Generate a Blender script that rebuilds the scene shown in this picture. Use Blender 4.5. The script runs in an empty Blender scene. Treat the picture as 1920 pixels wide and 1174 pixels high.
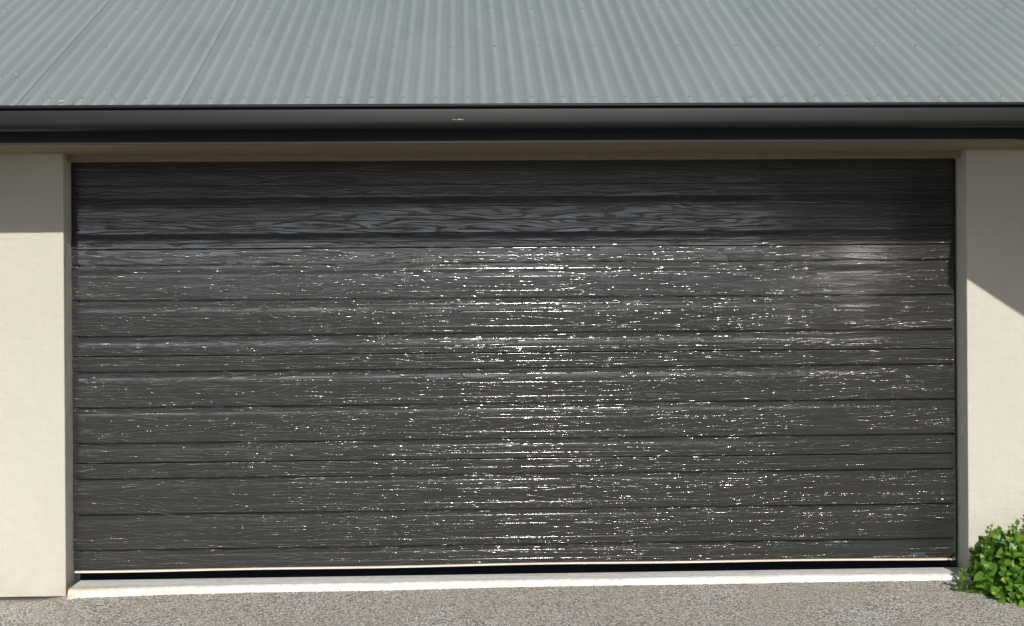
import bpy, bmesh, math, random
from mathutils import Vector, Matrix
random.seed(7)
SC = bpy.context.scene
COL = SC.collection

# ---------------------------------------------------------------- camera
F_PX, CX, CY, W_PX, H_PX = 2667.0, 960.0, 460.0, 1920.0, 1174.0
YAW, ROLL = 0.0361, 0.0067
CAM_LOC = Vector((0.0, -7.569, 1.775))
fwd = Vector((math.sin(YAW), math.cos(YAW), 0)); rt0 = Vector((math.cos(YAW), -math.sin(YAW), 0)); up0 = Vector((0, 0, 1))
rt = rt0*math.cos(ROLL) - up0*math.sin(ROLL); up = up0*math.cos(ROLL) + rt0*math.sin(ROLL)
cam_data = bpy.data.cameras.new('camera'); cam = bpy.data.objects.new('camera', cam_data); COL.objects.link(cam)
m = Matrix((rt, up, -fwd)).transposed().to_4x4(); m.translation = CAM_LOC; cam.matrix_world = m
cam_data.sensor_width = 36.0; cam_data.sensor_fit = 'HORIZONTAL'
cam_data.lens = F_PX/W_PX*36.0
cam_data.shift_y = -(H_PX/2 - CY)/W_PX
cam_data.clip_start = 0.05; cam_data.clip_end = 3000
SC.camera = cam

# ---------------------------------------------------------------- sky, sun, exposure
SUN = Vector((0.048, -0.884, 0.464)).normalized()
EL = math.asin(SUN.z)
w = bpy.data.worlds.new('World'); SC.world = w; w.use_nodes = True
wn = w.node_tree.nodes; wl = w.node_tree.links; wn.clear()
sky = wn.new('ShaderNodeTexSky'); sky.sky_type = 'NISHITA'; sky.sun_disc = False
sky.sun_elevation = EL; sky.sun_rotation = math.atan2(SUN.x, SUN.y); sky.air_density = 1.0; sky.dust_density = 1.0; sky.ozone_density = 1.0
bg = wn.new('ShaderNodeBackground'); bg.inputs[1].default_value = 0.05
wo = wn.new('ShaderNodeOutputWorld'); wl.new(bg.outputs[0], wo.inputs[0])
# bright cloud band added low on the horizon to brighten the door's reflection
wtc = wn.new('ShaderNodeTexCoord'); wsx = wn.new('ShaderNodeSeparateXYZ'); wl.new(wtc.outputs['Generated'], wsx.inputs[0])
wmp = wn.new('ShaderNodeVectorMath'); wmp.operation = 'MULTIPLY'; wmp.inputs[1].default_value = (3.0, 3.0, 16.0); wl.new(wtc.outputs['Generated'], wmp.inputs[0])
wno = wn.new('ShaderNodeTexNoise'); wno.inputs['Scale'].default_value = 1.6; wno.inputs['Detail'].default_value = 6.0; wl.new(wmp.outputs[0], wno.inputs['Vector'])
wad = wn.new('ShaderNodeMath'); wad.operation = 'MULTIPLY_ADD'; wad.inputs[1].default_value = 0.14; wl.new(wno.outputs['Fac'], wad.inputs[0]); wl.new(wsx.outputs['Z'], wad.inputs[2])
wmr = wn.new('ShaderNodeMapRange'); wmr.interpolation_type = 'SMOOTHSTEP'
for i_, x_ in enumerate((0.095, 0.14, 1.0, 0.0)): wmr.inputs[i_+1].default_value = x_
wl.new(wad.outputs[0], wmr.inputs[0])
wmx = wn.new('ShaderNodeMix'); wmx.data_type = 'RGBA'; wl.new(wmr.outputs[0], wmx.inputs[0]); wl.new(sky.outputs[0], wmx.inputs[6]); wmx.inputs[7].default_value = (208.0, 221.0, 238.0, 1.0)
wl.new(wmx.outputs[2], bg.inputs[0])
sd = bpy.data.lights.new('sun', 'SUN'); sd.energy = 4.5; sd.angle = math.radians(0.5); sd.color = (1.0, 0.965, 0.91)
so = bpy.data.objects.new('sun', sd); COL.objects.link(so); so.rotation_euler = SUN.to_track_quat('Z', 'Y').to_euler(); so.location = (1, -12, 8)
SC.view_settings.view_transform = 'Standard'; SC.view_settings.look = 'None'; SC.view_settings.exposure = 0.0; SC.view_settings.gamma = 1.0

# ---------------------------------------------------------------- node helpers
class NT:
    def __init__(s, name):
        s.m = bpy.data.materials.new(name); s.m.use_nodes = True; s.t = s.m.node_tree; s.t.nodes.clear()
        s.out = s.n('ShaderNodeOutputMaterial'); s.bsdf = s.n('ShaderNodeBsdfPrincipled'); s.l(s.bsdf.outputs[0], s.out.inputs[0])
        s.co = s.n('ShaderNodeTexCoord').outputs['Object']
    def n(s, k): return s.t.nodes.new(k)
    def l(s, a, b): s.t.links.new(a, b)
    def put(s, sock, v):
        if hasattr(v, 'is_output'): s.l(v, sock)
        elif v is not None: sock.default_value = v
    def math(s, op, a, b=None, c=None):
        n = s.n('ShaderNodeMath'); n.operation = op
        for i, v in enumerate((a, b, c)):
            if v is not None: s.put(n.inputs[i], v)
        return n.outputs[0]
    def mul(s, a, b): return s.math('MULTIPLY', a, b)
    def add(s, a, b): return s.math('ADD', a, b)
    def sep(s, v=None):
        n = s.n('ShaderNodeSeparateXYZ'); s.l(v or s.co, n.inputs[0]); return n.outputs
    def comb(s, x, y, z):
        n = s.n('ShaderNodeCombineXYZ')
        for i, v in enumerate((x, y, z)): s.put(n.inputs[i], v)
        return n.outputs[0]
    def scale(s, v, sc):
        n = s.n('ShaderNodeVectorMath'); n.operation = 'MULTIPLY'; s.l(v, n.inputs[0]); n.inputs[1].default_value = sc; return n.outputs[0]
    def noise(s, v, scale=1.0, detail=2.0, rough=0.5, dist=0.0, col=False):
        n = s.n('ShaderNodeTexNoise'); s.l(v, n.inputs['Vector']); n.inputs['Scale'].default_value = scale
        n.inputs['Detail'].default_value = detail; n.inputs['Roughness'].default_value = rough; n.inputs['Distortion'].default_value = dist
        return n.outputs['Color' if col else 'Fac']
    def voro(s, v, scale, feature='F1', out='Distance'):
        n = s.n('ShaderNodeTexVoronoi'); n.feature = feature; s.l(v, n.inputs['Vector']); n.inputs['Scale'].default_value = scale; return n.outputs[out]
    def mr(s, v, a, b, c=0.0, d=1.0, smooth=False):
        n = s.n('ShaderNodeMapRange'); n.interpolation_type = 'SMOOTHSTEP' if smooth else 'LINEAR'
        for i, x in enumerate((v, a, b, c, d)): s.put(n.inputs[i], x)
        return n.outputs[0]
    def mix(s, f, a, b, mode='MIX'):
        n = s.n('ShaderNodeMix'); n.data_type = 'RGBA'; n.blend_type = mode
        s.put(n.inputs[0], f)
        for i, v in ((6, a), (7, b)):
            if hasattr(v, 'is_output'): s.l(v, n.inputs[i])
            else: n.inputs[i].default_value = (*v, 1.0)
        return n.outputs[2]
    def ramp(s, f, stops):
        n = s.n('ShaderNodeValToRGB'); s.l(f, n.inputs[0]); e = n.color_ramp.elements
        while len(e) < len(stops): e.new(0.5)
        for el, (p, c) in zip(e, stops): el.position = p; el.color = (*c, 1.0)
        return n.outputs[0]
    def bump(s, h, dist, strength=1.0, normal=None):
        n = s.n('ShaderNodeBump'); s.l(h, n.inputs['Height']); n.inputs['Distance'].default_value = dist; n.inputs['Strength'].default_value = strength
        if normal: s.l(normal, n.inputs['Normal'])
        return n.outputs[0]
    def fin(s, base=None, rough=None, normal=None, spec=None, metal=None):
        b = s.bsdf.inputs
        if base is not None:
            if hasattr(base, 'is_output'): s.l(base, b['Base Color'])
            else: b['Base Color'].default_value = (*base, 1.0)
        if rough is not None: s.put(b['Roughness'], rough)
        if normal is not None: s.l(normal, b['Normal'])
        if spec is not None: b['Specular IOR Level'].default_value = spec
        if metal is not None: b['Metallic'].default_value = metal
        return s.m

# ---------------------------------------------------------------- materials
BOARD, Z0 = 0.1915, 0.149
def mat_door():
    t = NT('embossed_door_paint'); x, y, z = t.sep()
    b = t.math('FLOOR', t.math('DIVIDE', t.math('SUBTRACT', z, Z0), BOARD))
    xo = t.add(x, t.mul(b, 3.71))
    # cathedral grain: contour lines of a smooth stretched field
    f0 = t.noise(t.comb(t.mul(xo, 1.05), t.mul(z, 15.0), t.mul(b, 1.3)), 1.0, 2.0, 0.45)
    field = t.add(t.mul(f0, 14.0), t.mul(z, 26.0))
    wig = t.noise(t.comb(t.mul(xo, 22.0), t.mul(z, 60.0), 0.0), 1.0, 1.0)
    field = t.add(field, t.mul(wig, 0.24))
    s1 = t.math('SINE', t.mul(field, 2*math.pi))
    groove = t.mr(s1, 0.42, 1.0, 0.0, 1.0, True)
    brk = t.noise(t.comb(t.mul(xo, 30.0), t.mul(z, 170.0), 4.0), 1.0, 1.0)
    groove = t.mul(groove, t.mr(brk, 0.35, 0.65, 0.6, 1.0, True))
    fib = t.noise(t.comb(t.mul(xo, 14.0), t.mul(z, 420.0), 2.0), 1.0, 2.0, 0.6)
    fibm = t.mr(t.noise(t.comb(t.mul(xo, 3.0), t.mul(z, 30.0), 9.0), 1.0, 1.0), 0.4, 0.6)
    fine = t.noise(t.comb(t.mul(xo, 260.0), t.mul(z, 330.0), 7.0), 1.0, 0.0)
    # small domed bumps along the grain, added to catch sun glints
    vo = t.n('ShaderNodeTexVoronoi'); vo.voronoi_dimensions = '2D'; t.l(t.comb(t.mul(xo, 52.0), t.mul(z, 135.0), 0.0), vo.inputs['Vector']); vo.inputs['Scale'].default_value = 1.0
    cl = t.sep(vo.outputs['Color'])
    along = t.mr(t.math('SINE', t.mul(t.add(field, 0.13), 2*math.pi)), 0.55, 0.85)
    pick = t.math('GREATER_THAN', t.add(cl[0], t.mul(along, 0.03)), 1.0)
    q = t.math('DIVIDE', vo.outputs['Distance'], t.mr(cl[1], 0.0, 1.0, 0.20, 0.42))
    glint_dome = t.mul(t.math('MAXIMUM', t.math('SUBTRACT', 1.0, t.mul(q, q)), 0.0), t.mul(pick, t.mr(cl[1], 0.0, 1.0, 0.18, 0.40)))
    h = t.add(t.add(t.mul(groove, -1.0), glint_dome), t.mul(t.mul(fib, fibm), 0.22))
    h = t.add(h, t.mul(fine, 0.0))
    nrm = t.bump(h, 0.00048)
    big = t.noise(t.comb(t.mul(x, 0.5), t.mul(z, 2.5), 0.0), 1.0, 3.0)
    base = t.mix(t.mr(big, 0.3, 0.7), (0.0175, 0.0170, 0.0160), (0.0210, 0.0203, 0.0190))
    dust = t.mr(t.noise(t.comb(t.mul(xo, 5.0), t.mul(z, 55.0), 3.0), 1.0, 3.0), 0.45, 0.75)
    base = t.mix(t.mul(dust, 0.25), base, (0.046, 0.043, 0.038))
    rg = t.mr(t.noise(t.comb(t.mul(xo, 3.0), t.mul(z, 18.0), 11.0), 1.0, 2.0), 0.3, 0.7, 0.27, 0.36)
    bi = t.bsdf.inputs; bi['Coat Weight'].default_value = 0.75; bi['Coat Roughness'].default_value = 0.107; bi['Coat IOR'].default_value = 1.5; t.l(nrm, bi['Coat Normal'])
    return t.fin(base, rg, nrm, 0.14)

def mat_plaster():
    t = NT('cream_plaster'); x, y, z = t.sep()
    n1 = t.noise(t.co, 1.1, 4.0, 0.55); n2 = t.noise(t.co, 160.0, 2.0)
    base = t.mix(t.mr(n1, 0.35, 0.7), (0.462, 0.435, 0.380), (0.488, 0.459, 0.402))
    # faint drips and scuffs
    dr = t.noise(t.comb(t.mul(x, 26.0), t.mul(y, 26.0), t.mul(z, 1.6)), 1.0, 3.0, 0.6)
    base = t.mix(t.mul(t.mr(dr, 0.58, 0.78), 0.30), base, (0.42, 0.35, 0.27))
    sp = t.noise(t.co, 16.0, 3.0, 0.7)
    base = t.mix(t.mul(t.mr(sp, 0.68, 0.76), 0.35), base, (0.33, 0.28, 0.22))
    low = t.mul(t.mr(z, 0.25, -0.06), t.mr(t.noise(t.co, 7.0, 4.0, 0.6), 0.35, 0.7))
    base = t.mix(t.mul(low, 0.55), base, (0.42, 0.34, 0.25))
    h = t.add(t.add(t.mul(t.noise(t.co, 7.0, 4.0, 0.6), 1.0), t.mul(t.noise(t.scale(t.co, (14.0, 14.0, 30.0)), 1.0, 3.0), 0.35)), t.mul(n2, 0.13))
    return t.fin(base, 0.85, t.bump(h, 0.010), 0.25)

def mat_plain(name, c1, c2, rough, spec=0.5, nscale=6.0, bumpd=0.0, bscale=120.0, metal=0.0):
    t = NT(name); n1 = t.noise(t.co, nscale, 4.0, 0.6)
    nr = t.bump(t.noise(t.co, bscale, 2.0), bumpd) if bumpd else None
    return t.fin(t.mix(t.mr(n1, 0.3, 0.7), c1, c2), t.mr(n1, 0.3, 0.7, rough*0.9, rough*1.1), nr, spec, metal)

def mat_roof():
    t = NT('painted_roof_steel'); x, y, z = t.sep()
    base = t.mix(t.mr(t.noise(t.scale(t.co, (3.0, 0.8, 0.8)), 1.0, 4.0, 0.6), 0.3, 0.7), (0.275, 0.322, 0.322), (0.325, 0.370, 0.366))
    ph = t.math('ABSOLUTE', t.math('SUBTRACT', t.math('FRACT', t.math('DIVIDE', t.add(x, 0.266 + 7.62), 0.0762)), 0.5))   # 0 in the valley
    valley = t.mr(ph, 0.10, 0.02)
    near = t.mr(y, -0.58, -0.84)
    st = t.mr(t.noise(t.comb(t.mul(x, 40.0), t.mul(y, 6.0), 0.0), 1.0, 3.0, 0.7), 0.50, 0.60)
    d1 = t.mul(t.mul(valley, near), st)
    spot = t.mul(t.mr(t.noise(t.comb(t.mul(x, 60.0), t.mul(y, 30.0), 3.0), 1.0, 1.0), 0.70, 0.76), t.mr(y, -0.06, -0.76))
    lip = t.mul(t.mr(y, -0.76, -0.845), t.mr(t.noise(t.scale(t.co, (30.0, 3.0, 3.0)), 1.0, 2.0), 0.35, 0.6))
    pan_shade = t.mul(t.mr(ph, 0.36, 0.06, 0.0, 1.0, True), t.mr(t.noise(t.scale(t.co, (4.0, 1.0, 1.0)), 1.0, 3.0), 0.25, 0.65, 0.55, 1.0))
    base = t.mix(t.mul(pan_shade, 0.55), base, (0.185, 0.212, 0.205))  # rib shade and pan dirt painted in as a darker valley colour
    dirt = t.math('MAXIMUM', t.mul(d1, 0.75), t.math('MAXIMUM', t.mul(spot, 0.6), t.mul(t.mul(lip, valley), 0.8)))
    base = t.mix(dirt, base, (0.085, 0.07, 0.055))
    rosy = t.mul(t.mr(t.noise(t.scale(t.co, (5.0, 1.2, 1.2)), 1.0, 3.0), 0.5, 0.7), t.mr(y, 0.54, -0.66))
    base = t.mix(t.mul(rosy, 0.15), base, (0.31, 0.285, 0.265))
    h = t.noise(t.scale(t.co, (6.0, 2.0, 2.0)), 1.0, 2.0)
    return t.fin(base, t.mr(t.noise(t.co, 9.0, 3.0), 0.3, 0.7, 0.30, 0.40), t.bump(h, 0.004), 0.5)

def mat_aggregate():
    t = NT('exposed_aggregate'); x, y, z = t.sep()
    warp = t.mix(0.0035, t.co, t.noise(t.co, 90.0, 1.0, col=True), 'ADD')
    vc = t.n('ShaderNodeTexVoronoi'); vc.feature = 'F1'; t.l(warp, vc.inputs['Vector']); vc.inputs['Scale'].default_value = 98.0
    cell = t.sep(vc.outputs['Color'])
    stone = t.ramp(cell[0], [(0.0, (0.14, 0.135, 0.12)), (0.18, (0.34, 0.33, 0.30)), (0.38, (0.72, 0.70, 0.65)), (0.75, (0.86, 0.845, 0.80)), (1.0, (0.95, 0.94, 0.90))])
    warm = t.mix(t.mul(t.mr(cell[1], 0.80, 0.88), 0.7), stone, (0.66, 0.52, 0.42))
    gap = t.mr(vc.outputs['Distance'], 0.42, 0.62)
    base = t.mix(t.mul(gap, 0.85), warm, (0.15, 0.14, 0.125))
    st = t.noise(t.co, 1.7, 4.0, 0.6)
    base = t.mix(t.mul(t.mr(st, 0.40, 0.66), 0.42), base, (0.44, 0.38, 0.28))
    st2 = t.noise(t.scale(t.co, (1.0, 1.6, 1.0)), 4.5, 4.0, 0.6)
    base = t.mix(t.mul(t.mr(st2, 0.55, 0.72), 0.3), base, (0.62, 0.60, 0.57))
    grime = t.mul(t.mr(y, -0.13, -0.04), t.mr(t.noise(t.co, 14.0, 3.0), 0.3, 0.7))
    base = t.mix(t.mul(grime, 0.4), base, (0.18, 0.15, 0.11))
    h = t.mul(t.math('SUBTRACT', 1.0, vc.outputs['Distance']), 1.0)
    return t.fin(base, 0.85, t.bump(t.add(h, t.mul(t.noise(t.co, 300.0, 2.0), 0.3)), 0.004), 0.3)

def mat_slab():
    t = NT('pale_concrete'); x, y, z = t.sep()
    n1 = t.noise(t.scale(t.co, (3.0, 18.0, 8.0)), 1.0, 5.0, 0.62)
    base = t.ramp(n1, [(0.25, (0.46, 0.455, 0.435)), (0.43, (0.66, 0.66, 0.64)), (0.6, (0.72, 0.72, 0.705)), (0.8, (0.76, 0.76, 0.745))])
    n2 = t.noise(t.scale(t.co, (2.2, 9.0, 9.0)), 1.0, 4.0, 0.65)
    left = t.mr(x, -1.3, -2.1)
    front = t.mr(y, 0.01, -0.055)
    base = t.mix(t.mul(t.mul(t.mr(n2, 0.38, 0.56), front), t.mr(left, 0.0, 1.0, 0.42, 0.95)), base, t.mix(left, (0.60, 0.53, 0.43), (0.56, 0.39, 0.24)))
    mot = t.noise(t.co, 26.0, 4.0, 0.65)
    base = t.mix(t.mul(t.mr(mot, 0.46, 0.66), 0.42), base, (0.42, 0.41, 0.385))
    pit = t.mul(t.mr(t.voro(t.scale(t.co, (1.0, 1.6, 1.6)), 55.0), 0.20, 0.10), t.mul(t.mr(t.noise(t.scale(t.co, (1.8, 1, 1)), 1.0, 2.0), 0.50, 0.62), t.mr(y, -0.005, -0.03)))
    base = t.mix(t.mul(pit, 0.8), base, (0.10, 0.10, 0.09))
    return t.fin(base, 0.8, t.bump(t.add(n1, t.mul(t.noise(t.co, 70.0, 3.0), 0.3)), 0.006), 0.3)

def mat_leaf():
    t = NT('shrub_leaf')
    at = t.n('ShaderNodeAttribute'); at.attribute_name = 'leaf_tone'
    u = t.sep(at.outputs['Vector'])
    base = t.ramp(u[0], [(0.0, (0.035, 0.095, 0.012)), (0.42, (0.080, 0.190, 0.020)), (0.78, (0.15, 0.30, 0.030)), (1.0, (0.28, 0.42, 0.05))])
    vein = t.mr(u[1], 0.10, 0.0)
    base = t.mix(t.mul(vein, 0.45), base, (0.16, 0.30, 0.06))
    b = t.bsdf
    m_ = t.fin(base, 0.36, t.bump(t.noise(t.co, 240.0, 2.0), 0.0012), 0.5)
    tr = t.n('ShaderNodeBsdfTranslucent'); t.l(t.mix(0.35, base, (0.28, 0.50, 0.03)), tr.inputs[0])
    mx = t.n('ShaderNodeMixShader'); mx.inputs[0].default_value = 0.28
    t.l(b.outputs[0], mx.inputs[1]); t.l(tr.outputs[0], mx.inputs[2]); t.l(mx.outputs[0], t.out.inputs[0])
    return m_

M = dict(
    door=mat_door(), wall=mat_plaster(), roof=mat_roof(), agg=mat_aggregate(), slab=mat_slab(), leaf=mat_leaf(),
    gutter=mat_plain('dark_gutter_paint', (0.0115, 0.0117, 0.0119), (0.0135, 0.0137, 0.0140), 0.42, 0.16, 2.0),
    fascia=mat_plain('black_fascia_paint', (0.006, 0.006, 0.007), (0.009, 0.009, 0.010), 0.5, 0.3),
    soffit=mat_plain('tan_soffit_paint', (0.21, 0.168, 0.105), (0.24, 0.195, 0.125), 0.8, 0.2, 3.0),
    trim=mat_plain('brown_timber_trim', (0.20, 0.15, 0.10), (0.25, 0.19, 0.125), 0.7, 0.3, 8.0),
    seal=mat_plain('cream_weather_strip', (0.60, 0.50, 0.38), (0.74, 0.68, 0.58), 0.6, 0.4, 1.3),
    rubber=mat_plain('black_rubber', (0.010, 0.010, 0.010), (0.015, 0.015, 0.015), 0.7),
    pit=mat_plain('dark_garage_floor', (0.05, 0.05, 0.05), (0.08, 0.08, 0.08), 0.9),
    screw=mat_plain('painted_screw', (0.20, 0.225, 0.22), (0.25, 0.275, 0.27), 0.4),
    badge=mat_plain('dark_badge', (0.012, 0.014, 0.022), (0.018, 0.020, 0.030), 0.45),
    ink=mat_plain('pale_lettering', (0.10, 0.11, 0.10), (0.14, 0.15, 0.14), 0.5),
    fleck=mat_plain('pale_fleck', (0.30, 0.30, 0.28), (0.42, 0.41, 0.38), 0.8),
    petal=mat_plain('white_petal', (0.80, 0.78, 0.74), (0.85, 0.84, 0.80), 0.6),
    straw=mat_plain('straw_flake', (0.70, 0.62, 0.42), (0.78, 0.70, 0.50), 0.7),
    stem=mat_plain('green_stem', (0.09, 0.12, 0.03), (0.14, 0.15, 0.05), 0.7, 0.3, 30.0),
    foliage_dark=mat_plain('dark_tree_foliage', (0.018, 0.028, 0.010), (0.03, 0.042, 0.015), 0.8, 0.2),
    grass=mat_plain('lawn', (0.045, 0.075, 0.022), (0.075, 0.10, 0.03), 0.9, 0.2, 3.0),
)

# ---------------------------------------------------------------- mesh helpers
def obj(name, verts, faces, mat, parent=None, smooth=False, mats=None, fm=None):
    me = bpy.data.meshes.new(name); me.from_pydata(verts, [], faces); me.update()
    for k in (mats or [mat]): me.materials.append(k)
    if fm: me.polygons.foreach_set('material_index', fm)
    bm = bmesh.new(); bm.from_mesh(me); bmesh.ops.recalc_face_normals(bm, faces=bm.faces); bm.to_mesh(me); bm.free()
    if smooth: me.polygons.foreach_set('use_smooth', [True]*len(me.polygons))
    o = bpy.data.objects.new(name, me); COL.objects.link(o)
    if parent: o.parent = parent
    return o
def bevel(o, wdt, seg=2):
    md = o.modifiers.new('bevel', 'BEVEL'); md.width = wdt; md.segments = seg; md.limit_method = 'ANGLE'; md.angle_limit = math.radians(40)
    return o
class MB:
    def __init__(s): s.v = []; s.f = []; s.m = []
    def box(s, a, b, mi=0):
        (x0, y0, z0), (x1, y1, z1) = a, b; i = len(s.v)
        s.v += [(x0,y0,z0),(x1,y0,z0),(x1,y1,z0),(x0,y1,z0),(x0,y0,z1),(x1,y0,z1),(x1,y1,z1),(x0,y1,z1)]
        s.f += [tuple(i+k for k in q) for q in ((0,3,2,1),(4,5,6,7),(0,1,5,4),(1,2,6,5),(2,3,7,6),(3,0,4,7))]; s.m += [mi]*6
        return s
    def extrude_x(s, prof, xs, closed=True, mi=0, warp=None):
        """profile of (y, z) swept along x, end-capped when closed"""
        i = len(s.v); n = len(prof)
        for x in xs:
            for (y, z) in prof:
                s.v.append(warp(x, y, z) if warp else (x, y, z))
        for k in range(len(xs)-1):
            for j in range(n if closed else n-1):
                a = i+k*n+j; b = i+k*n+(j+1) % n
                s.f.append((a, b, b+n, a+n)); s.m.append(mi)
        if closed:
            s.f.append(tuple(i+j for j in range(n))); s.f.append(tuple(i+(len(xs)-1)*n+j for j in reversed(range(n)))); s.m += [mi]*2
        return s
    def build(s, name, mat, parent=None, smooth=False, mats=None):
        return obj(name, s.v, s.f, mat, parent, smooth, mats, s.m if mats else None)
def empty(name, loc=(0,0,0)):
    o = bpy.data.objects.new(name, None); COL.objects.link(o); o.location = loc; o.empty_display_size = 0.2; return o
def tag(o, label=None, cat=None, group=None, kind=None):
    for k, v in (('label', label), ('category', cat), ('group', group), ('kind', kind)):
        if v: o[k] = v
    return o
def lin(a, b, n): return [a+(b-a)*i/(n-1) for i in range(n)]

# ---------------------------------------------------------------- ground
XL, XR = -2.089, 2.724          # opening
SOF = 2.272                     # soffit height
def interp(x, pts):
    for (a, b), (c, d) in zip(pts, pts[1:]):
        if x < c: return b + (d-b)*max(0.0, (x-a)/(c-a))
    return pts[-1][1]
def drive_z(x): return interp(x, [(-2.135, -0.077), (-2.08, -0.044), (-1.0, -0.037), (0.2, -0.035), (9, -0.035)])
LIP = [(-2.09, -0.080), (-1.85, -0.078), (-1.58, -0.062), (-1.08, -0.048), (-0.4, -0.044), (0.26, -0.032), (0.94, -0.027), (1.8, -0.016), (2.37, -0.030), (2.8, -0.034)]
obj('ground', [(-900,-900,-0.12),(900,-900,-0.12),(900,900,-0.12),(-900,900,-0.12)], [(0,1,2,3)], M['grass'])['kind'] = 'structure'
xs = lin(-6.0, 6.0, 121); ys = [0.16, -0.1, -0.5, -1, -2, -4, -8, -14]
v = [(x, y, drive_z(x) + 0.004*y*0.5 + 0.0015*math.sin(3.1*x+y)) for y in ys for x in xs]; n = len(xs)
f = [(j*n+i, j*n+i+1, (j+1)*n+i+1, (j+1)*n+i) for j in range(len(ys)-1) for i in range(n-1)]
obj('driveway', v, f, M['agg'], smooth=True)['kind'] = 'structure'

# ---------------------------------------------------------------- garage
garage = tag(empty('garage'), 'cream plastered garage with grey corrugated roof and wide dark wood-grain door', 'garage')
# walls
def wall(x0, x1, side):
    b = MB().box((x0, 0, -0.058), (x1, 0.30, SOF+0.15))
    return bevel(b.build('wall', M['wall'], garage), 0.006, 3)
wl_ = wall(-4.0, XL, 0); wl_['label'] = 'cream pier left of the garage door'
wr_ = wall(XR, 4.4, 1); wr_['label'] = 'cream pier right of the garage door'
b = MB().box((-4.0, 0.302, -0.058), (-3.8, 5.0, SOF+0.15)).box((4.2, 0.302, -0.058), (4.4, 5.0, SOF+0.15)).box((-3.8, 4.8, -0.058), (4.2, 5.0, SOF+0.15))
b.build('rear_wall', M['wall'], garage)
MB().box((-3.99, 0.022, -0.3), (XL-0.012, 0.26, -0.059)).build('footing', M['pit'], garage)
# head trim above the door
bevel(MB().box((XL+0.001, 0.075, 2.236), (XR-0.001, 0.20, SOF+0.12)).build('door_head', M['trim'], garage), 0.003)
MB().box((-3.8, 0.19, -0.075), (4.2, 4.8, -0.06)).build('garage_floor', M['pit'], garage)

# threshold slab
slv = []; slf = []
sx = lin(XL+0.004, XR-0.004, 260); rnd = random.Random(3)
for i, x in enumerate(sx):
    j = rnd.uniform(-1, 1)*0.0075
    xb = x + (0.042*(1-i/8) if i < 8 else 0); x = x + (0.030*(1-i/8) if i < 8 else 0)
    ly = interp(x, LIP) + j*0.7
    zg = drive_z(x)-0.01
    pts = [(xb, 0.118, -0.2), (xb, 0.118, -0.002), (xb, 0.06, 0.0), (x, ly+0.012, -0.002-0.002*abs(j)*100*0.1), (x, ly, -0.008), (x, ly-0.013, (zg-0.008)*0.5-0.006), (x, ly-0.020, zg), (x, ly-0.020, -0.2)]
    slv += pts
n = 8
for i in range(len(sx)-1):
    for k in range(n): slf.append((i*n+k, i*n+(k+1) % n, (i+1)*n+(k+1) % n, (i+1)*n+k))
slf += [tuple(range(n)), tuple((len(sx)-1)*n+k for k in reversed(range(n)))]
obj('threshold', slv, slf, M['slab'], garage, smooth=False)

# ---- door
DY = 0.145; DXL, DXR = XL+0.003, XR-0.022
door = MB().box((DXL+0.02, DY+0.030, 0.05), (DXR-0.02, DY+0.045, 2.5)).build('garage_door', M['rubber'], garage)
door['label'] = 'wide charcoal sectional garage door embossed with wood grain'
def panel_profile(za, zb):
    """front outline from bottom to top of one door section, grooves included"""
    p = []
    p.append((DY+0.028, za)); p.append((DY+0.006, za)); p.append((DY+0.0015, za+0.0015)); p.append((DY, za+0.003)); p.append((DY, za+0.005))
    k = -2
    lines = []
    for k in range(-2, 14):
        zt = Z0 + BOARD*k                      # deep groove at the foot of the board above
        lines.append((zt, 'deep'))
        for fr in (0.13, 0.155, 0.375, 0.775): lines.append((zt - BOARD*fr, 'fine2' if fr == 0.155 else 'fine'))
    for z, kind in sorted(lines):
        if z < za+0.012 or z > zb-0.012: continue
        if kind == 'deep':
            p += [(DY, z-0.0075), (DY, z-0.0063), (DY+0.0005, z-0.0055), (DY+0.022, z-0.012), (DY+0.022, z+0.0058), (DY+0.0005, z+0.0058), (DY, z+0.0065), (DY, z+0.0077)]
        elif kind == 'fine':
            p += [(DY, z-0.0042), (DY, z-0.0030), (DY+0.0001, z-0.0021), (DY+0.0005, z-0.0010), (DY+0.0011, z-0.0002), (DY+0.0011, z+0.0004), (DY, z+0.0010), (DY, z+0.0022)]
        else:
            p += [(DY, z-0.0024), (DY+0.0001, z-0.0016), (DY+0.0004, z-0.0005), (DY, z+0.0006), (DY, z+0.0016)]
    p += [(DY, zb-0.004), (DY, zb-0.0012), (DY+0.0004, zb-0.0004), (DY+0.028, zb-0.006)]
    return p
JO = [0.047, 0.617, 1.191, 1.7645, 2.34]
pxs = lin(DXL, DXR, 41)
for i in range(4):
    za, zb = JO[i]+0.0022, JO[i+1]-0.0016
    ph = i*1.7
    wp = lambda x, y, z, ph=ph: (x, y + 0.0012*math.sin(x*1.1+ph+z*2) , z)
    MB().extrude_x(panel_profile(za, zb), pxs, True, 0, wp).build('door_panel', M['door'], door, smooth=True).modifiers.new('es', 'EDGE_SPLIT').split_angle = math.radians(30)
# weather strip with a slight sag
def sag(x): return 0.0035*math.sin(1.3*x+0.5) + 0.002*math.sin(4.1*x) + (0.004 if x < -1.2 else 0.0)*0
sxs = lin(DXL+0.006, DXR-0.001, 70)
pr = [(DY-0.004, 0.036), (DY-0.006, 0.0385), (DY-0.006, 0.043), (DY-0.003, 0.0455), (DY+0.026, 0.0455), (DY+0.026, 0.036)]
MB().extrude_x(pr, sxs, True, 0, lambda x, y, z: (x, y, z+sag(x))).build('weather_strip', M['seal'], door)
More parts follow.
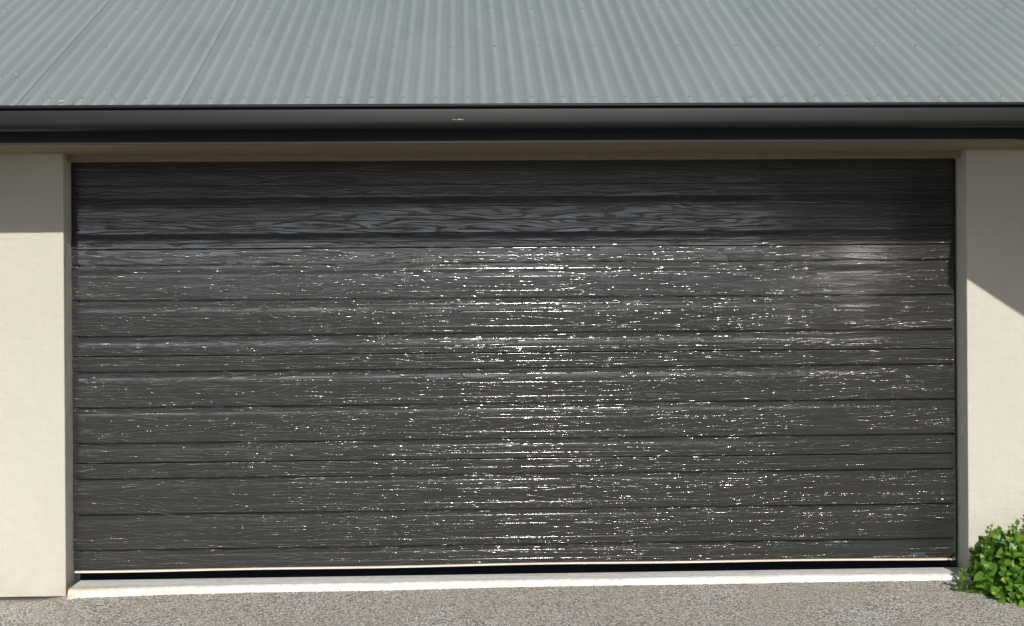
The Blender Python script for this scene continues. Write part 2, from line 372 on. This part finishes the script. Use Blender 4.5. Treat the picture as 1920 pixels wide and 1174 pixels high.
# small maker's badge, its lettering too small to read
bd = MB().box((2.452, DY-0.0022, 0.062), (2.540, DY+0.004, 0.080)); r2 = random.Random(5)
xx = 2.457
while xx < 2.534:
    bd.box((xx, DY-0.0030, 0.0675), (xx+0.0016, DY-0.0021, 0.0748), 1)
    if r2.random() < 0.6: bd.box((xx+0.0017, DY-0.0030, 0.0732), (xx+0.0046, DY-0.0021, 0.0748), 1)
    if r2.random() < 0.6: bd.box((xx+0.0017, DY-0.0030, 0.0675), (xx+0.0046, DY-0.0021, 0.0688), 1)
    xx += 0.0086
bd.build('badge', M['badge'], door, mats=[M['badge'], M['ink']])
# side guides: dark slot at each side of the door
MB().box((XL+0.0005, DY+0.010, -0.06), (DXL+0.03, DY+0.028, 2.236)).build('door_guide', M['rubber'], garage)
MB().box((DXR-0.012, DY+0.0292, -0.06), (XR-0.0005, DY+0.05, 2.236)).build('door_guide', M['rubber'], garage)

# ---- eaves: soffit, fascia, gutter
GF = -0.905                       # gutter front
FY = -0.775                       # fascia face
MB().box((-4.2, FY+0.022, SOF), (4.6, -0.0005, SOF+0.009)).box((XL+0.001, -0.0005, SOF), (XR-0.001, 0.0745, SOF+0.009)).build('soffit', M['soffit'], garage)
MB().box((-4.2, FY, SOF-0.008), (4.6, FY+0.02, SOF+0.16)).build('fascia', M['fascia'], garage)
GT = 2.438; GB = 2.3235
gp = [(FY-0.003, GB+0.016), (FY-0.006, GB+0.004), (FY-0.02, GB), (GF+0.05, GB-0.001), (GF+0.032, GB+0.002), (GF+0.020, GB+0.009), (GF+0.014, GB+0.019), (GF+0.012, GB+0.027), (GF+0.012, GB+0.033),
      (GF+0.013, GT-0.024), (GF+0.016, GT-0.0105), *[(GF - 0.0075*math.cos(math.radians(a_)), GT - 0.007 + 0.0085*math.sin(math.radians(a_))) for a_ in range(-75, 106, 15)], (GF+0.010, GT+0.0005),
      (GF+0.018, GT-0.006), (GF+0.0185, GT-0.024), (GF+0.016, GB+0.03), (GF+0.022, GB+0.012), (GF+0.05, GB+0.003), (FY-0.02, GB+0.004), (FY-0.009, GB+0.008), (FY-0.006, GB+0.02), (FY-0.003, GB+0.085), (FY-0.0005, GB+0.085)]
gxs = lin(-4.2, 2.76, 60)
gut = MB().extrude_x(gp, gxs, True, 0, lambda x, y, z: (x, y+0.0012*math.sin(x*2.2), z+0.001*math.sin(x*0.9+1)+0.0012*x*0.0)).build('gutter', M['gutter'], garage, smooth=True)
md = gut.modifiers.new('es', 'EDGE_SPLIT'); md.split_angle = math.radians(50)
MB().box((2.708, GF+0.004, GB+0.012), (2.757, GF+0.0115, GT-0.014)).build('gutter_dark_strip', M['fascia'], gut)  # dark strip across the right end of the gutter
# unseen eave shaped to cast the diagonal shadow on the right wall
ev = [(2.753, FY), (2.753, -1.352), (2.809, -1.432), (4.6, -3.56), (4.6, FY)]
vv = [(x, y, GB) for x, y in ev] + [(x, y, GT) for x, y in ev]
obj('unseen_eave', vv, [(0,1,2,3,4),(9,8,7,6,5)] + [(k, k+5, (k+1) % 5+5, (k+1) % 5) for k in range(5)], M['gutter'], garage)

# ---- roof sheets
SL = math.tan(math.radians(24.0)); EY, EZ = -0.845, 2.434
def roof_z(y): return EZ + (y-EY)*SL
CREST = -0.266; P = 0.0762; AMP = 0.0098
up_n = Vector((0, -math.sin(math.radians(24)), math.cos(math.radians(24))))
def sheet_h(x): return AMP*math.cos(2*math.pi*(x-CREST)/P)
sheets = []
LIFT = {k: 0.0004 for k in range(-6, 10)}; LIFT[-2] = LIFT[-1] = 0.0009
for k in range(-4, 8):
    x1 = -1.314 + 0.762*(k+1); x0 = x1 - 0.762 - 0.034
    if x1 < -4.3 or x0 > 4.7: continue
    nx = 10*14+6; v = []; f = []
    for j, yy in enumerate((EY, EY+0.02, -0.5, 0.3, 1.2, 2.4)):
        for i in range(nx):
            x = x0 + (x1-x0)*i/(nx-1)
            lift = LIFT[k]*(i/(nx-1))**2
            hh = sheet_h(x) + lift + 0.0008*math.sin(x*5+yy*2.0)
            v.append((x, yy + up_n.y*hh, roof_z(yy) + up_n.z*hh))
    for j in range(5):
        for i in range(nx-1): f.append((j*nx+i, j*nx+i+1, (j+1)*nx+i+1, (j+1)*nx+i))
    s = obj('roof_sheet', v, f, M['roof'], garage, smooth=True)
    if LIFT[k] > 0.0005: sm = s.modifiers.new('thick', 'SOLIDIFY'); sm.thickness = 0.0006; sm.offset = -1
    sheets.append((x0, x1, s))
# screws
def screw_mesh():
    b = MB()
    def cyl(r0, r1, z0, z1, n):
        i = len(b.v)
        b.v += [(r0*math.cos(2*math.pi*a/n), r0*math.sin(2*math.pi*a/n), z0) for a in range(n)] + [(r1*math.cos(2*math.pi*a/n), r1*math.sin(2*math.pi*a/n), z1) for a in range(n)]
        b.f.extend([(i+a, i+(a+1) % n, i+n+(a+1) % n, i+n+a) for a in range(n)]); b.f.append(tuple(i+n+a for a in range(n))); b.m.extend([0]*(n+1))
    cyl(0.0095, 0.0085, -0.004, 0.0025, 12); cyl(0.0055, 0.0052, 0.0025, 0.0085, 6)
    return b
scr0 = screw_mesh().build('roof_screw', M['screw'])
COL.objects.unlink(scr0)
tilt = Matrix.Rotation(math.radians(24), 4, 'X')
def place_screw(x, yy):
    for x0, x1, s in sheets:
        if x0+0.034 <= x < x1:
            c = scr0.copy(); COL.objects.link(c); c.parent = s
            i_ = (x-x0)/(x1-x0); hh = sheet_h(x) + 0.0003*i_**2 + 0.0008*math.sin(x*5+yy*2.0)
            mm = tilt.copy() @ Matrix.Rotation(random.uniform(0, 6), 4, 'Z') @ Matrix.Rotation(random.uniform(-0.12, 0.12), 4, 'X')
            mm.translation = (x, yy+up_n.y*hh, roof_z(yy)+up_n.z*hh); c.matrix_local = mm
            return
for i in range(-14, 22):
    x = CREST + i*2*P
    if -2.42 < x < 2.95: place_screw(x + random.uniform(-.003, .003), EY+0.088+random.uniform(-0.006, 0.006))
for row, (ty, lim) in enumerate(((0.887, (-2.5, 3.0)), (1.61, (-2.75, 3.3)))):
    for s_ in range(-3, 7):
        for off in (0, 3, 7):
            x = -1.333 + 0.762*s_ + off*P + (0.0 if off else -0.004)
            if lim[0] < x < lim[1]: place_screw(x + random.uniform(-.004, .004), EY+ty+random.uniform(-0.008, 0.008))

# ---------------------------------------------------------------- litter on the roof
def flake(name, x, yy, L, Wd, rot, mat, label, cat, group=None):
    n = 7; v = []; f = []
    for i in range(n):
        t = i/(n-1); wd = Wd*math.sin(math.pi*(0.08+0.88*t))
        for sgn in (-1, 0, 1): v.append(((t-0.5)*L, sgn*wd*0.5, 0.003+0.25*Wd*abs(sgn)+0.12*L*math.sin(math.pi*t)))
    for i in range(n-1):
        for c in range(2): f.append((i*3+c, i*3+c+1, (i+1)*3+c+1, (i+1)*3+c))
    o = obj(name, v, f, mat, smooth=True)
    so_ = o.modifiers.new('thick', 'SOLIDIFY'); so_.thickness = 0.0008
    hh = max(sheet_h(x), 0.0)+0.008
    mm = tilt @ Matrix.Rotation(rot, 4, 'Z'); mm.translation = (x, yy+up_n.y*hh, roof_z(yy)+up_n.z*hh); o.matrix_world = mm
    tag(o, label, cat, group)
    return o
flake('fallen_petal', -2.268, -0.49, 0.044, 0.016, 0.9, M['petal'], 'white petal lying on the grey roof at its far left edge', 'petal')
flake('fallen_petal', -2.205, -0.405, 0.012, 0.009, -0.4, M['petal'], 'tiny white petal on the roof, above the larger petal', 'petal')
flake('dry_leaf', -1.865, -0.825, 0.026, 0.009, 0.5, M['straw'], 'pale yellow dry leaf at the roof edge just above the gutter', 'leaf')
# small white mark on the gutter face
dv = MB(); r3 = random.Random(2)
for i in range(9):
    x = -0.003 + 0.006*i - 0.03; hgt = 0.0014 + (0.005 if i == 5 else 0.0015*r3.random())
    dv.box((x, GF+0.0065, 2.364), (x+0.0052, GF+0.0128, 2.364+hgt))
tag(dv.build('white_fleck', M['fleck']), 'small white mark on the front of the dark gutter', 'fleck')

# ---------------------------------------------------------------- shrub
shrub = tag(empty('shrub', (3.02, -0.45, drive_z(3.0))), 'low bright green rounded shrub with oval leaves at the foot of the cream wall', 'shrub')
rs = random.Random(11)
LV, LF, LT = [], [], []
SV = MB()
def leaf(base, d, nrm, L, Wd, tone):
    d = d.normalized(); side = d.cross(nrm).normalized(); nn = side.cross(d).normalized()
    i0 = len(LV); n = 7
    for i in range(n):
        t = i/(n-1)
        wd = Wd*0.5*(math.sin(math.pi*(t**0.80))**0.62 if 0 < t < 1 else 0.0) + (0.0006 if t in (0, 1) else 0)
        c = base + d*(L*t) + nn*(0.16*L*math.sin(math.pi*t*0.9) - 0.22*L*t*t)
        for sg in (-1, -0.5, 0, 0.5, 1):
            q = c + side*(wd*sg) + nn*(abs(sg)*wd*0.14)
            LV.append(tuple(q)); LT.append((tone, abs(sg), t))
    for i in range(n-1):
        for c in range(4): LF.append((i0+i*5+c, i0+i*5+c+1, i0+(i+1)*5+c+1, i0+(i+1)*5+c))
def tube(p0, p1, r0, r1):
    dd = (p1-p0).normalized(); a = dd.orthogonal().normalized(); b_ = dd.cross(a); i = len(SV.v); n = 5
    for p, r in ((p0, r0), (p1, r1)):
        for k in range(n): SV.v.append(tuple(p + (a*math.cos(2*math.pi*k/n) + b_*math.sin(2*math.pi*k/n))*r))
    for k in range(n): SV.f.append((i+k, i+(k+1) % n, i+n+(k+1) % n, i+n+k)); SV.m.append(0)
def shoot(tip, d, pairs, sz):
    """a stem tip with crossed leaf pairs, smallest and palest at the top"""
    d = d.normalized(); a = d.orthogonal().normalized(); ang = rs.uniform(0, 6.28)
    a = Matrix.Rotation(ang, 3, d) @ a
    for k in range(pairs):
        q = k/(pairs-1)                               # 0 top .. 1 low
        pos = tip - d*(0.011 + 0.020*k + 0.004*k*k)*(sz/0.05)
        spread = math.radians(28 + 52*q**0.7)
        L = sz*(0.40 + 0.60*min(1, q*1.5))*rs.uniform(0.88, 1.12)
        tone = (0.80 - 0.5*q) + rs.uniform(-0.16, 0.2)
        for s in (0, math.pi):
            ax = Matrix.Rotation(k*math.pi/2 + s + rs.uniform(-.25, .25), 3, d) @ a
            dirn = d*math.cos(spread) + ax*math.sin(spread)
            leaf(pos, dirn, (d*1.0 - ax*0.2), L, L*rs.uniform(0.58, 0.70), max(0, min(1, tone)))
    tube(tip - d*0.16*(sz/0.05), tip, 0.0026, 0.0014)
mounds = [((2.81, -0.33, 0.02), (0.20, 0.24, 0.29)), ((3.08, -0.38, 0.05), (0.28, 0.30, 0.34)), ((2.90, -0.47, -0.04), (0.22, 0.20, 0.22)), ((3.4, -0.40, 0.0), (0.30, 0.30, 0.30))]
def inside(p, sk):
    return any(i != sk and sum(((p[k]-c[k])/r[k])**2 for k in range(3)) < 0.80 for i, (c, r) in enumerate(mounds))
gz = drive_z(3.0)
for mi, (c, r) in enumerate(mounds):
    cnt = (86, 96, 64, 34)[mi]
    for i in range(cnt):
        th = math.acos(1 - 1.62*(i+0.5)/cnt); phi = i*2.399963 + rs.uniform(-.25, .25)
        u = Vector((math.sin(th)*math.cos(phi), math.sin(th)*math.sin(phi), math.cos(th)))
        rad = rs.uniform(0.84, 1.02)
        p = Vector((c[0]+r[0]*u.x*rad, c[1]+r[1]*u.y*rad, c[2]+r[2]*u.z*rad))
        if p.y > -0.03 or p.z < gz+0.012 or inside(p, mi): continue
        d = Vector((u.x*0.85, u.y*0.85, u.z*0.7+0.55)) + Vector((rs.uniform(-.3, .3), rs.uniform(-.3, .3), rs.uniform(-.15, .25)))
        shoot(p, d, rs.choice((3, 4, 4)), rs.uniform(0.082, 0.108))
        # a darker inner leaf layer
        for _ in range(3):
            q = Vector((c[0]+r[0]*u.x*0.72, c[1]+r[1]*u.y*0.72, c[2]+r[2]*u.z*0.72)) + Vector((rs.uniform(-.03, .03), rs.uniform(-.03, .03), rs.uniform(-.03, .03)))
            if q.z > gz+0.01 and q.y < -0.03:
                leaf(q, u + Vector((rs.uniform(-.7, .7), rs.uniform(-.7, .7), rs.uniform(-.3, .7))), u, rs.uniform(0.05, 0.07), 0.036, rs.uniform(0.1, 0.5))
        core = Vector((c[0]+rs.uniform(-.06, .06), c[1]+rs.uniform(-.06, .06), gz))
        tube(core, p - d.normalized()*0.15, 0.004, 0.0026)
for (tx, ty, tz) in ((2.86, -0.33, 0.345), (2.885, -0.36, 0.37), (2.83, -0.30, 0.30), (2.69, -0.37, 0.315), (2.72, -0.35, 0.32), (2.575, -0.30, 0.03), (2.57, -0.33, 0.09)):
    shoot(Vector((tx, ty, tz)), Vector((rs.uniform(-.2, .2), rs.uniform(-.3, 0), 1)), 5, 0.052)
loc = Vector((3.02, -0.45, drive_z(3.0)))
fo = obj('foliage', [tuple(Vector(p)-loc) for p in LV], LF, M['leaf'], shrub, smooth=True)
at = fo.data.attributes.new('leaf_tone', 'FLOAT_VECTOR', 'POINT')
at.data.foreach_set('vector', [c for t in LT for c in t])
SV.v = [tuple(Vector(p)-loc) for p in SV.v]
SV.build('stem', M['stem'], shrub, smooth=True)

# ---------------------------------------------------------------- unseen trees added to darken the reflection high in the door
rt_ = random.Random(21); TV = []; TF = []
tb = MB()
for i in range(52):
    cx_ = -52 + (i//2)*4.2 + (i % 2)*2.1 + rt_.uniform(-.6, .6); cy_ = -36 - 5*(i % 2) + rt_.uniform(-1.5, 1.5); hh_ = rt_.uniform(7.5, 10.5); lo = rt_.uniform(2.35, 2.6)
    if cx_ > 13: lo = rt_.uniform(0.2, 1.2)
    for j in range(700):
        zz = rt_.random()**1.5; an = rt_.uniform(0, 6.283); rr = rt_.random()**0.5 * (1.0 - 0.75*zz**2)
        p = Vector((cx_ + rr*math.cos(an)*2.9, cy_ + rr*math.sin(an)*2.4, lo + 0.2 + zz*(hh_-lo)))
        a = Vector((rt_.uniform(-1, 1), rt_.uniform(-1, 1), rt_.uniform(-1, 1))).normalized(); b_ = a.orthogonal().normalized(); q = rt_.uniform(0.25, 0.5); i0 = len(TV)
        TV += [tuple(p+a*q), tuple(p+b_*q*0.6), tuple(p-a*q), tuple(p-b_*q*0.6)]; TF.append((i0, i0+1, i0+2, i0+3))
ft = obj('unseen_trees', TV, TF, M['foliage_dark'])
tag(ft, kind='stuff')

# ---------------------------------------------------------------- unseen car added so its windscreen puts a glint in the door
car = tag(empty('unseen_car', (6.96, -16.13, -0.12)), 'unseen silver car, added so its windscreen glints in the door', 'car')
car.rotation_euler = (0, 0, math.radians(70))
t_ = NT('silver_car_paint'); carpaint = t_.fin((0.70, 0.71, 0.72), 0.26, None, 1.0, 0.4)
t_ = NT('dark_car_glass'); carglass = t_.fin((0.01, 0.012, 0.014), 0.06, None, 0.5)
t_ = NT('tyre_rubber'); tyrem = t_.fin((0.02, 0.02, 0.02), 0.8)
def loft(name, st, mat, n=20, pw=2.6):
    """stations (y, half width, z low, z high): rounded sections joined along the length"""
    v = []; f = []
    for (y, hw, z0, z1) in st:
        for k in range(n):
            a = 2*math.pi*k/n; c_, s_ = math.cos(a), math.sin(a)
            v.append((hw*math.copysign(abs(c_)**(2/pw), c_), y, (z0+z1)/2 + (z1-z0)/2*math.copysign(abs(s_)**(2/pw), s_)))
    for j in range(len(st)-1):
        for k in range(n): f.append((j*n+k, j*n+(k+1) % n, (j+1)*n+(k+1) % n, (j+1)*n+k))
    f += [tuple(range(n)), tuple((len(st)-1)*n+k for k in range(n))]
    o = obj(name, v, f, mat, car, smooth=True)
    sb = o.modifiers.new('sub', 'SUBSURF'); sb.levels = sb.render_levels = 2
    return o
loft('body', [(2.12, 0.55, 0.42, 0.72), (2.02, 0.80, 0.30, 0.90), (1.5, 0.89, 0.26, 1.03), (0.95, 0.90, 0.24, 1.10), (0.0, 0.91, 0.24, 1.12), (-1.2, 0.91, 0.24, 1.12), (-1.9, 0.87, 0.29, 1.10), (-2.1, 0.70, 0.40, 0.98)], carpaint)
loft('window', [(0.75, 0.62, 0.98, 1.10), (0.30, 0.70, 0.98, 1.36), (-0.15, 0.72, 0.98, 1.56), (-0.8, 0.72, 0.98, 1.60), (-1.6, 0.69, 0.98, 1.52), (-2.02, 0.58, 0.98, 1.16)], carglass)
loft('roof', [(-0.10, 0.56, 1.585, 1.63), (-0.30, 0.64, 1.59, 1.66), (-0.8, 0.66, 1.59, 1.68), (-1.5, 0.62, 1.52, 1.62), (-1.75, 0.52, 1.48, 1.54)], carpaint)
t_ = NT('windscreen_glass'); wsg = t_.fin((0.012, 0.014, 0.016), 0.12, None, 1.0)
wv_ = []; wf_ = []
for j in range(9):
    for i in range(13):
        u_ = i/6-1; q_ = j/8
        wv_.append((0.66*u_, 0.92 - 1.03*q_ - 0.03*u_*u_, 1.145 + 0.50*q_ + 0.022*(1-u_*u_) + 0.02*math.sin(math.pi*q_)*0.3))
for j in range(8):
    for i in range(12): wf_.append((j*13+i, j*13+i+1, (j+1)*13+i+1, (j+1)*13+i))
ws_ = obj('windscreen', wv_, wf_, wsg, car, smooth=True)
sw_ = ws_.modifiers.new('thick', 'SOLIDIFY'); sw_.thickness = 0.006
for sx_ in (-1, 1):
    loft('headlight', [(2.10, 0.02, 0.58, 0.62), (2.06, 0.14, 0.54, 0.70), (1.88, 0.12, 0.58, 0.76)], carglass).location = (sx_*0.58, 0, 0)
    for yy_ in (1.35, -1.35):
        wv = MB(); pr_ = [(0.0, 0.20), (0.02, 0.31), (0.16, 0.31), (0.19, 0.27), (0.19, 0.0)]; nn_ = 24; i0 = 0
        for k in range(nn_):
            a = 2*math.pi*k/nn_
            for (dx_, r_) in pr_: wv.v.append((sx_*(0.70+dx_), yy_+r_*math.cos(a), 0.31+r_*math.sin(a)))
        m_ = len(pr_)
        for k in range(nn_):
            for q_ in range(m_-1): wv.f.append((k*m_+q_, k*m_+q_+1, ((k+1) % nn_)*m_+q_+1, ((k+1) % nn_)*m_+q_))
        wv.build('wheel', tyrem, car, smooth=True)
